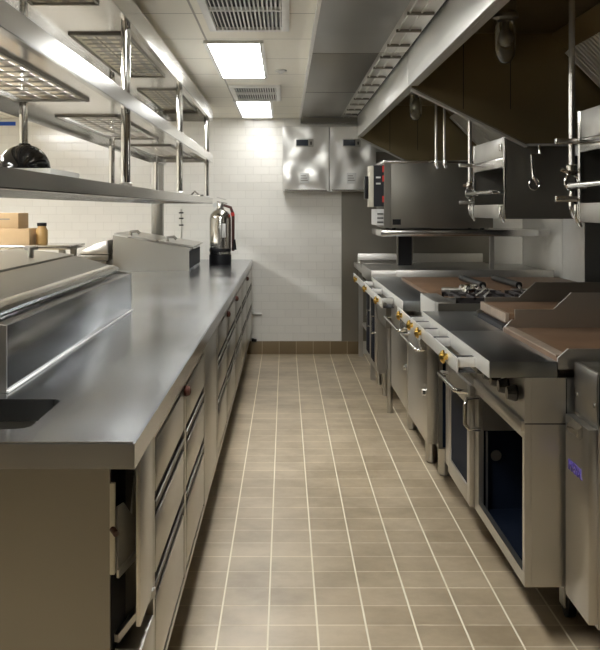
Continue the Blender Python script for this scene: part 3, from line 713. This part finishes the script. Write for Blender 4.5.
# long griddle
t = thing('long_griddle', (1.2, 6.0, .858), 'long brown griddle with a dark steel ledge over the two-door base', 'griddle')
fl = G().box(.6225, .80, 5.055, 6.88, .862, .914, .002).put('front_ledge', 'steel_shelf', t); G().box(.6195, .6224, 5.056, 6.879, .861, .9145, .001).put('lit_ledge_face', 'steel_light', fl)  # pale front strip imitates light on the ledge
G().box(.8005, 1.88, 5.056, 6.60, .859, .932, .003).put('griddle_plate', 'griddle', t)
G().box(.8005, 1.9, 6.602, 6.88, .859, .914, .003).put('rear_top', 'steel_shelf', t)
G().box(.80, 1.93, 6.885, 6.897, .862, .962, .002).put('side_splash', 'steel', t)
G().box(.66, 1.88, 6.27, 6.88, .62, .858).put('under_body', 'steel_dark', t)
for x in (.72, 1.8): G().lathe([(.02, 0), (.022, .62)], (x, 6.6, 0), 16).put('leg', 'steel', t)
for i, x in enumerate((1.15, 1.36)):
    t2 = thing('scraper', (x, 5.9, .933), ('left' if i == 0 else 'right') + '-hand black-handled scraper lying on the long griddle', 'scraper')
    G().tube([(x, 5.58, .957), (x, 6.25, .953)], .020, 12).put('handle', 'black', t2)
    G().box(x - .05, x + .05, 5.48, 5.578, .9335, .938, .001).tube([(x, 5.54, .938), (x, 5.58, .953)], .008, 8).put('blade', 'steel', t2)

# far cabinet
t = thing('refrigerated_cabinet', (1.2, 7.35, 0), 'far narrow stainless cabinet on legs with dark glass doors', 'cabinet')
G().box(.67, 1.9, 6.93, 7.76, .21, .86).put('body', 'steel', t)
G().box(.62, 1.9, 6.91, 7.76, .8605, .958, .004).put('top', 'steel', t)
for (a, b_) in ((6.95, 7.33), (7.36, 7.74)):
    d = G().box(.655, .6695, a, b_, .23, .84, .003).put('door', 'steel', t)
    G().box(.650, .6545, a + .07, b_ - .07, .28, .78).put('glass', 'navy', d)
    G().tube([(.6545, a + .03, .62), (.63, a + .03, .62), (.63, a + .03, .50), (.6545, a + .03, .50)], .007, 10).put('handle', 'chrome', d)
for x in (.75, 1.8):
    for y in (7.2, 7.65): G().lathe([(.014, 0), (.018, .01), (.018, .209)], (x, y, 0), 16).put('leg', 'steel', t)
# end table with back splash
t = thing('prep_table', (1.2, 8.5, 0), 'low stainless prep table with back splash against the dark steel wall panel', 'table')
G().box(.66, 1.9, 7.78, 9.22, .845, .89, .004).put('table_top', 'steel', t)
G().box(.70, 1.9, 9.222, 9.24, .845, .973, .003).put('back_splash', 'steel', t)
G().box(.70, 1.1, 8.5, 9.0, .891, .925, .004).put('riser', 'steel_dark', t)
G().box(.73, 1.85, 7.85, 9.15, .30, .32, .003).put('under_shelf', 'steel', t)
for x in (.72, 1.82):
    for y in (7.86, 9.12): G().box(x - .02, x + .02, y - .02, y + .02, 0, .844).put('leg', 'steel', t)

# ------------------------------------------------------------------ fryer
t = thing('deep_fryer', (1.2, 2.88, 0), 'stainless deep fryer with violet maker name on its door at the right edge', 'fryer')
fx, fy0, fy1 = .885, 2.80, 3.03
G().box(fx + .03, 1.75, fy0 + .004, fy1 - .004, .17, .764).put('body', 'steel', t)
g = G().box(fx + .028, fx + .040, fy0, fy1, .765, .918, .002).box(fx + .028, 1.75, fy0, fy0 + .012, .765, .918).box(fx + .028, 1.75, fy1 - .012, fy1, .765, .918)
g.box(1.738, 1.75, fy0, fy1, .765, 1.0).box(fx + .04, 1.738, fy0 + .012, fy1 - .012, .765, .80)
h_ = g.put('tank', 'steel', t)
G().box(fx + .041, fx + .10, fy0 + .0125, fy1 - .0125, .895, .905).put('tank_rim', 'steel_bright', h_)
G().box(fx + .101, 1.737, fy0 + .0125, fy1 - .0125, .8005, .86).put('oil', 'void', t)
for y in (fy0 + .03, fy1 - .03): G().lathe([(.006, -.004), (.008, 0)], (fx + .028, y, .82), 10, 'x').put('rivet', 'steel_dark', h_)
d = G().box(fx, fx + .028, fy0, fy1, .185, .755, .003).put('door', 'steel', t)
G().prism([(fx - .001, .755), (fx - .018, .742), (fx - .020, .725), (fx - .010, .712), (fx - .001, .72)], 'y', fy0 + .05, fy1 - .08).put('handle', 'steel_bright', d)
for x in (1.08, 1.65):
    for y in (fy0 + .06, fy1 - .06):
        cst = G().lathe([(.018, .11), (.022, .115), (.022, .169)], (x, y, 0), 14).box(x - .022, x - .017, y - .03, y + .03, .04, .11).box(x + .017, x + .022, y - .03, y + .03, .04, .11).put('caster', 'steel', t)
        G().lathe([(.035, -.014), (.05, -.012), (.05, .012), (.035, .014)], (x, y, .0505), 24, 'x').put('wheel', 'black', cst)
# raised lettering
cu = bpy.data.curves.new('lettering', 'FONT'); cu.body = 'IMPERIAL'; cu.size = .046; cu.extrude = .0012; cu.align_x = 'CENTER'; cu.align_y = 'CENTER'
to = bpy.data.objects.new('lettering_source', cu); COL.objects.link(to)
dg = bpy.context.evaluated_depsgraph_get(); me = bpy.data.meshes.new_from_object(to.evaluated_get(dg)); bpy.data.objects.remove(to)
me.name = 'maker_name'
xs = [v.co.x for v in me.vertices]; w_ = max(xs) - min(xs); sc_ = .135 / w_
rot = Matrix(((0, 0, -1), (-1, 0, 0), (0, 1, 0)))       # text x -> -Y (reads left to right from the aisle), text y -> Z, out -> -X
for v in me.vertices:
    c = v.co.copy(); c.x *= sc_; v.co = rot @ c + Vector((fx - .0015, 2.925, .605)) - WL[d]
me.materials.clear(); me.materials.append(M['purple'])
o = bpy.data.objects.new('maker_name', me); COL.objects.link(o); o.parent = d; o['label'] = 'raised violet letters'; WL[o] = WL[d]

# ------------------------------------------------------------------ salamanders
t = thing('salamander_grill', (1.4, 5.8, 1.345), 'wall-hung salamander broiler in the middle of the cook line', 'broiler', None)
sx, y0, y1, zb, zt = 1.226, 5.36, 6.26, 1.345, 1.807
G().box(sx + .01, 1.62, y0, y0 + .014, zb, zt).put('side_panel', 'steel_shade', t)
G().box(sx + .01, 1.62, y1 - .014, y1, zb, zt).put('side_panel', 'steel_shade', t)
G().box(sx, sx + .0095, y0, y0 + .03, zb, zt).put('stile', 'steel_bright', t); G().box(sx, sx + .0095, y1 - .03, y1, zb, zt).put('stile', 'steel_bright', t)
c_ = G().box(sx + .004, sx + .016, y0 + .031, y1 - .031, 1.692, zt, .002).put('control_panel', 'steel', t)
G().box(sx - .006, sx + .0035, y0 + .07, y0 + .12, 1.73, 1.77, .002).put('switch', 'chrome', c_)
G().box(sx - .002, sx + .03, y0 + .031, y1 - .031, 1.635, 1.690, .003).put('brow', 'steel_bright', t)
G().box(sx + .016, 1.62, y0 + .0145, y1 - .0145, 1.70, zt - .004).put('heater_body', 'steel_shade', t)
G().box(1.60, 1.975, y0 + .0145, y1 - .0145, zb + .01, 1.699).put('back_panel', 'void', t)
G().box(sx, 1.60, y0 + .031, y1 - .031, zb, 1.425, .003).put('drip_tray', 'steel', t)
g = G()
for k in range(12): g.tube([(sx + .02, y0 + .08 + k * .067, 1.50), (1.58, y0 + .08 + k * .067, 1.50)], .004, 8)
g.tube([(sx + .02, y0 + .05, 1.50), (sx + .02, y1 - .05, 1.50)], .006, 8)
rk = g.put('rack', 'steel_bright', t)
G().tube([(sx + .018, y1 - .06, 1.495), (sx - .05, y1 - .05, 1.497), (sx - .05, y0 + .06, 1.497), (sx + .018, y0 + .07, 1.495)], .012, 12).put('rack_handle', 'chrome', rk)
G().box(sx + .06, sx + .07, y0 + .25, y0 + .27, 1.426, 1.634).put('rack_post', 'steel_bright', rk)
for z in (1.672, 1.43): G().box(sx - .09, sx + .25, y1 + .0005, y1 + .03, z, z + .024, .002).put('bracket', 'steel_bright', t)
for y in (y0 + .04, y1 - .02): G().tube([(sx - .012, y, 1.42), (sx - .012, y, 1.36), (sx + .008, y, 1.325)], [.010, .011, .007], 12).put('hook', 'chrome', t)
sal = t
copy_thing(sal, (0, -2.24, 0), 'wall-hung salamander broiler nearest the viewer, cut by the right edge')

# suppression pipes with nozzles
def drop_pipe(x, y, z0, z1, label, fancy=True):
    t = thing('nozzle_pipe', (x, y, z0), label, 'pipe')
    G().tube([(x, y, z0 + (.22 if fancy else .06)), (x, y, z1)], .013 if fancy else .009, 14).put('pipe', 'steel', t)
    if fancy:
        G().lathe([(.02, 0), (.024, .006), (.024, .026), (.018, .03)], (x, y, z0 + .20), 16).put('union', 'chrome', t)
        g = G(); g.tube([(x + .028 * math.sin(a), y, z0 + .155 + .034 * math.cos(a)) for a in [2 * math.pi * k / 14 for k in range(14)]] + [(x, y, z0 + .189)], .006, 8)
        g.put('ring', 'chrome', t)
        G().tube([(x, y, z0 + .115), (x, y, z0 + .06), (x + .004, y, z0 + .02), (x + .012, y, z0)], [.010, .015, .011, .005], 12).put('nozzle', 'chrome', t)
        G().tube([(x - .045, y, z0 + .21), (x - .01, y, z0 + .195), (x + .03, y, z0 + .205)], .010, 10).put('lever', 'chrome', t)
    else:
        G().tube([(x, y, z0 + .06), (x + .002, y, z0 + .03), (x + .012, y, z0)], [.010, .016, .010], 12).put('nozzle', 'chrome', t)
    return t
drop_pipe(1.225, 4.10, 1.36, 2.30, 'tall steel nozzle pipe by the nearest broiler')
drop_pipe(1.225, 6.36, 1.35, 2.366, 'tall steel nozzle pipe at the far side of the middle broiler')
drop_pipe(1.085, 6.90, 1.69, 2.366, 'left of two thin drop pipes hanging above the countertop oven', False)
drop_pipe(1.135, 6.84, 1.69, 2.366, 'right of two thin drop pipes hanging above the countertop oven', False)
G().box(1.21, 1.24, 4.085, 4.115, 2.305, 2.366).put('pipe_hanger', 'steel_dark', label='dark hanger block holding the near nozzle pipe to the hood top', cat='hanger')
t = thing('pull_hook', (1.36, 5.27, 1.52), 'short steel pull hook hanging before the middle broiler side', 'hook')
G().tube([(1.40, 5.285, 1.748), (1.40, 5.27, 1.70), (1.352, 5.27, 1.695), (1.36, 5.27, 1.60), (1.365, 5.27, 1.57)], .009, 10).put('shank', 'chrome', t)
G().tube([(1.368 + .028 * math.sin(a), 5.27, 1.536 + .034 * math.cos(a)) for a in [2 * math.pi * k / 14 for k in range(15)]], .0035, 8).put('loop', 'chrome', t)
G().tube([(1.365, 5.27, 1.58), (1.385, 5.27, 1.53)], [.012, .006], 10).put('tip', 'chrome', t)

# ------------------------------------------------------------------ countertop oven on wall shelf
t = thing('oven_shelf', (1.2, 7.3, .96), 'steel shelf on uprights holding the dark countertop oven', 'shelf')
G().box(.70, 1.93, 7.0, 7.74, 1.200, 1.248, .004).put('shelf_top', 'steel_bright', t)
G().box(.885, .990, 7.50, 7.53, .959, 1.1995).put('upright_core', 'black', t)
G().box(.875, .884, 7.49, 7.54, .959, 1.1995).box(.991, 1.0, 7.49, 7.54, .959, 1.1995).put('upright', 'steel_bright', t)
G().box(1.50, 1.53, 7.02, 7.05, .959, 1.1995).put('upright', 'steel', t)
t = thing('countertop_oven', (1.1, 7.3, 1.249), 'dark grey countertop oven with red and black controls on the far shelf', 'oven')
G().box(.725, 1.52, 7.01, 7.6, 1.262, 1.735, .003).put('body', 'steel_shade', t)
G().box(.720, 1.525, 7.005, 7.605, 1.736, 1.757, .004).put('top_cover', 'steel_bright', t)
G().box(.722, .768, 7.002, 7.0095, 1.262, 1.735).put('corner_strip', 'steel_dark', t)
G().box(.65, .7245, 7.02, 7.58, 1.42, 1.72).put('door_gasket', 'void', t)
for z in (1.60, 1.67, 1.45): G().box(.712, .724, 7.012, 7.0195, z, z + .045).put('red_marking', 'red', t)
for z in (1.58, 1.625): G().box(.665, .698, 7.010, 7.0195, z, z + .012).put('control', 'label', t)
d = G().box(.612, .649, 7.02, 7.13, 1.415, 1.715, .003).put('control_column', 'cream', t)
G().box(.584, .6115, 7.03, 7.09, 1.475, 1.64, .003).put('handle', 'black', d)
G().box(.675, .724, 7.03, 7.5, 1.28, 1.40, .003).put('vent_box', 'label', t)
for z in (1.30, 1.33, 1.36): G().box(.675, .72, 7.022, 7.0295, z, z + .008).put('vent_slot', 'black', t)
G().box(.785, .845, 7.004, 7.0095, 1.285, 1.325).put('name_plate', 'black', t)
for x in (.80, 1.45):
    for y in (7.06, 7.54): G().lathe([(.014, 0), (.016, .013)], (x, y, 1.2485), 12).put('foot', 'black', t)

# repeats share a group phrase
GR = {'ceiling_light': 'recessed ceiling light panels', 'air_vent': 'slatted air vents in the ceiling', 'exhaust_hood': 'exhaust hoods over the cook line',
      'hood_lamp': 'jar lamps inside the hoods', 'control_cabinet': 'stainless control cabinets on the back wall', 'drawer_cabinet': 'drawer cabinets under the left counter',
      'prep_rail': 'prep rails on the left counter', 'cardboard_box': 'cardboard boxes on the side table', 'griddle_range': 'griddle ranges on the cook line',
      'gas_rail': 'gas rails with brass knobs', 'scraper': 'scrapers on the long griddle', 'salamander_grill': 'wall-hung broilers', 'nozzle_pipe': 'pipes with nozzles under the hoods',
      'pipe_stub': 'pipe stubs on the back wall'}
for o in COL.objects:
    if o.parent is None and o.name.split('.')[0] in GR: o['group'] = GR[o.name.split('.')[0]]

# ------------------------------------------------------------------ camera
cd = bpy.data.cameras.new('camera'); cam = bpy.data.objects.new('camera', cd); COL.objects.link(cam)
cam.location = (0, 0, 1.40); cam.rotation_euler = (R(90), 0, 0)
cd.sensor_fit = 'HORIZONTAL'; cd.sensor_width = 36; cd.lens = 57.6; cd.shift_x = .025; cd.shift_y = -.1933
cd.clip_start = .05
SC.camera = cam
# dim even ambient of the rest of the building
w = bpy.data.worlds.new('world'); SC.world = w; w.use_nodes = True
w.node_tree.nodes['Background'].inputs[0].default_value = (.8, .8, .75, 1); w.node_tree.nodes['Background'].inputs[1].default_value = .3
SC.view_settings.view_transform = 'Standard'; SC.view_settings.look = 'None'; SC.view_settings.gamma = 1
SC.view_settings.exposure = 1.17
SC.cycles.use_denoising = True
SC.cycles.use_adaptive_sampling = False
SC.cycles.caustics_reflective = True; SC.cycles.caustics_refractive = False
SC.cycles.max_bounces = 10; SC.cycles.glossy_bounces = 6; SC.cycles.diffuse_bounces = 4
SC.cycles.sample_clamp_indirect = 6
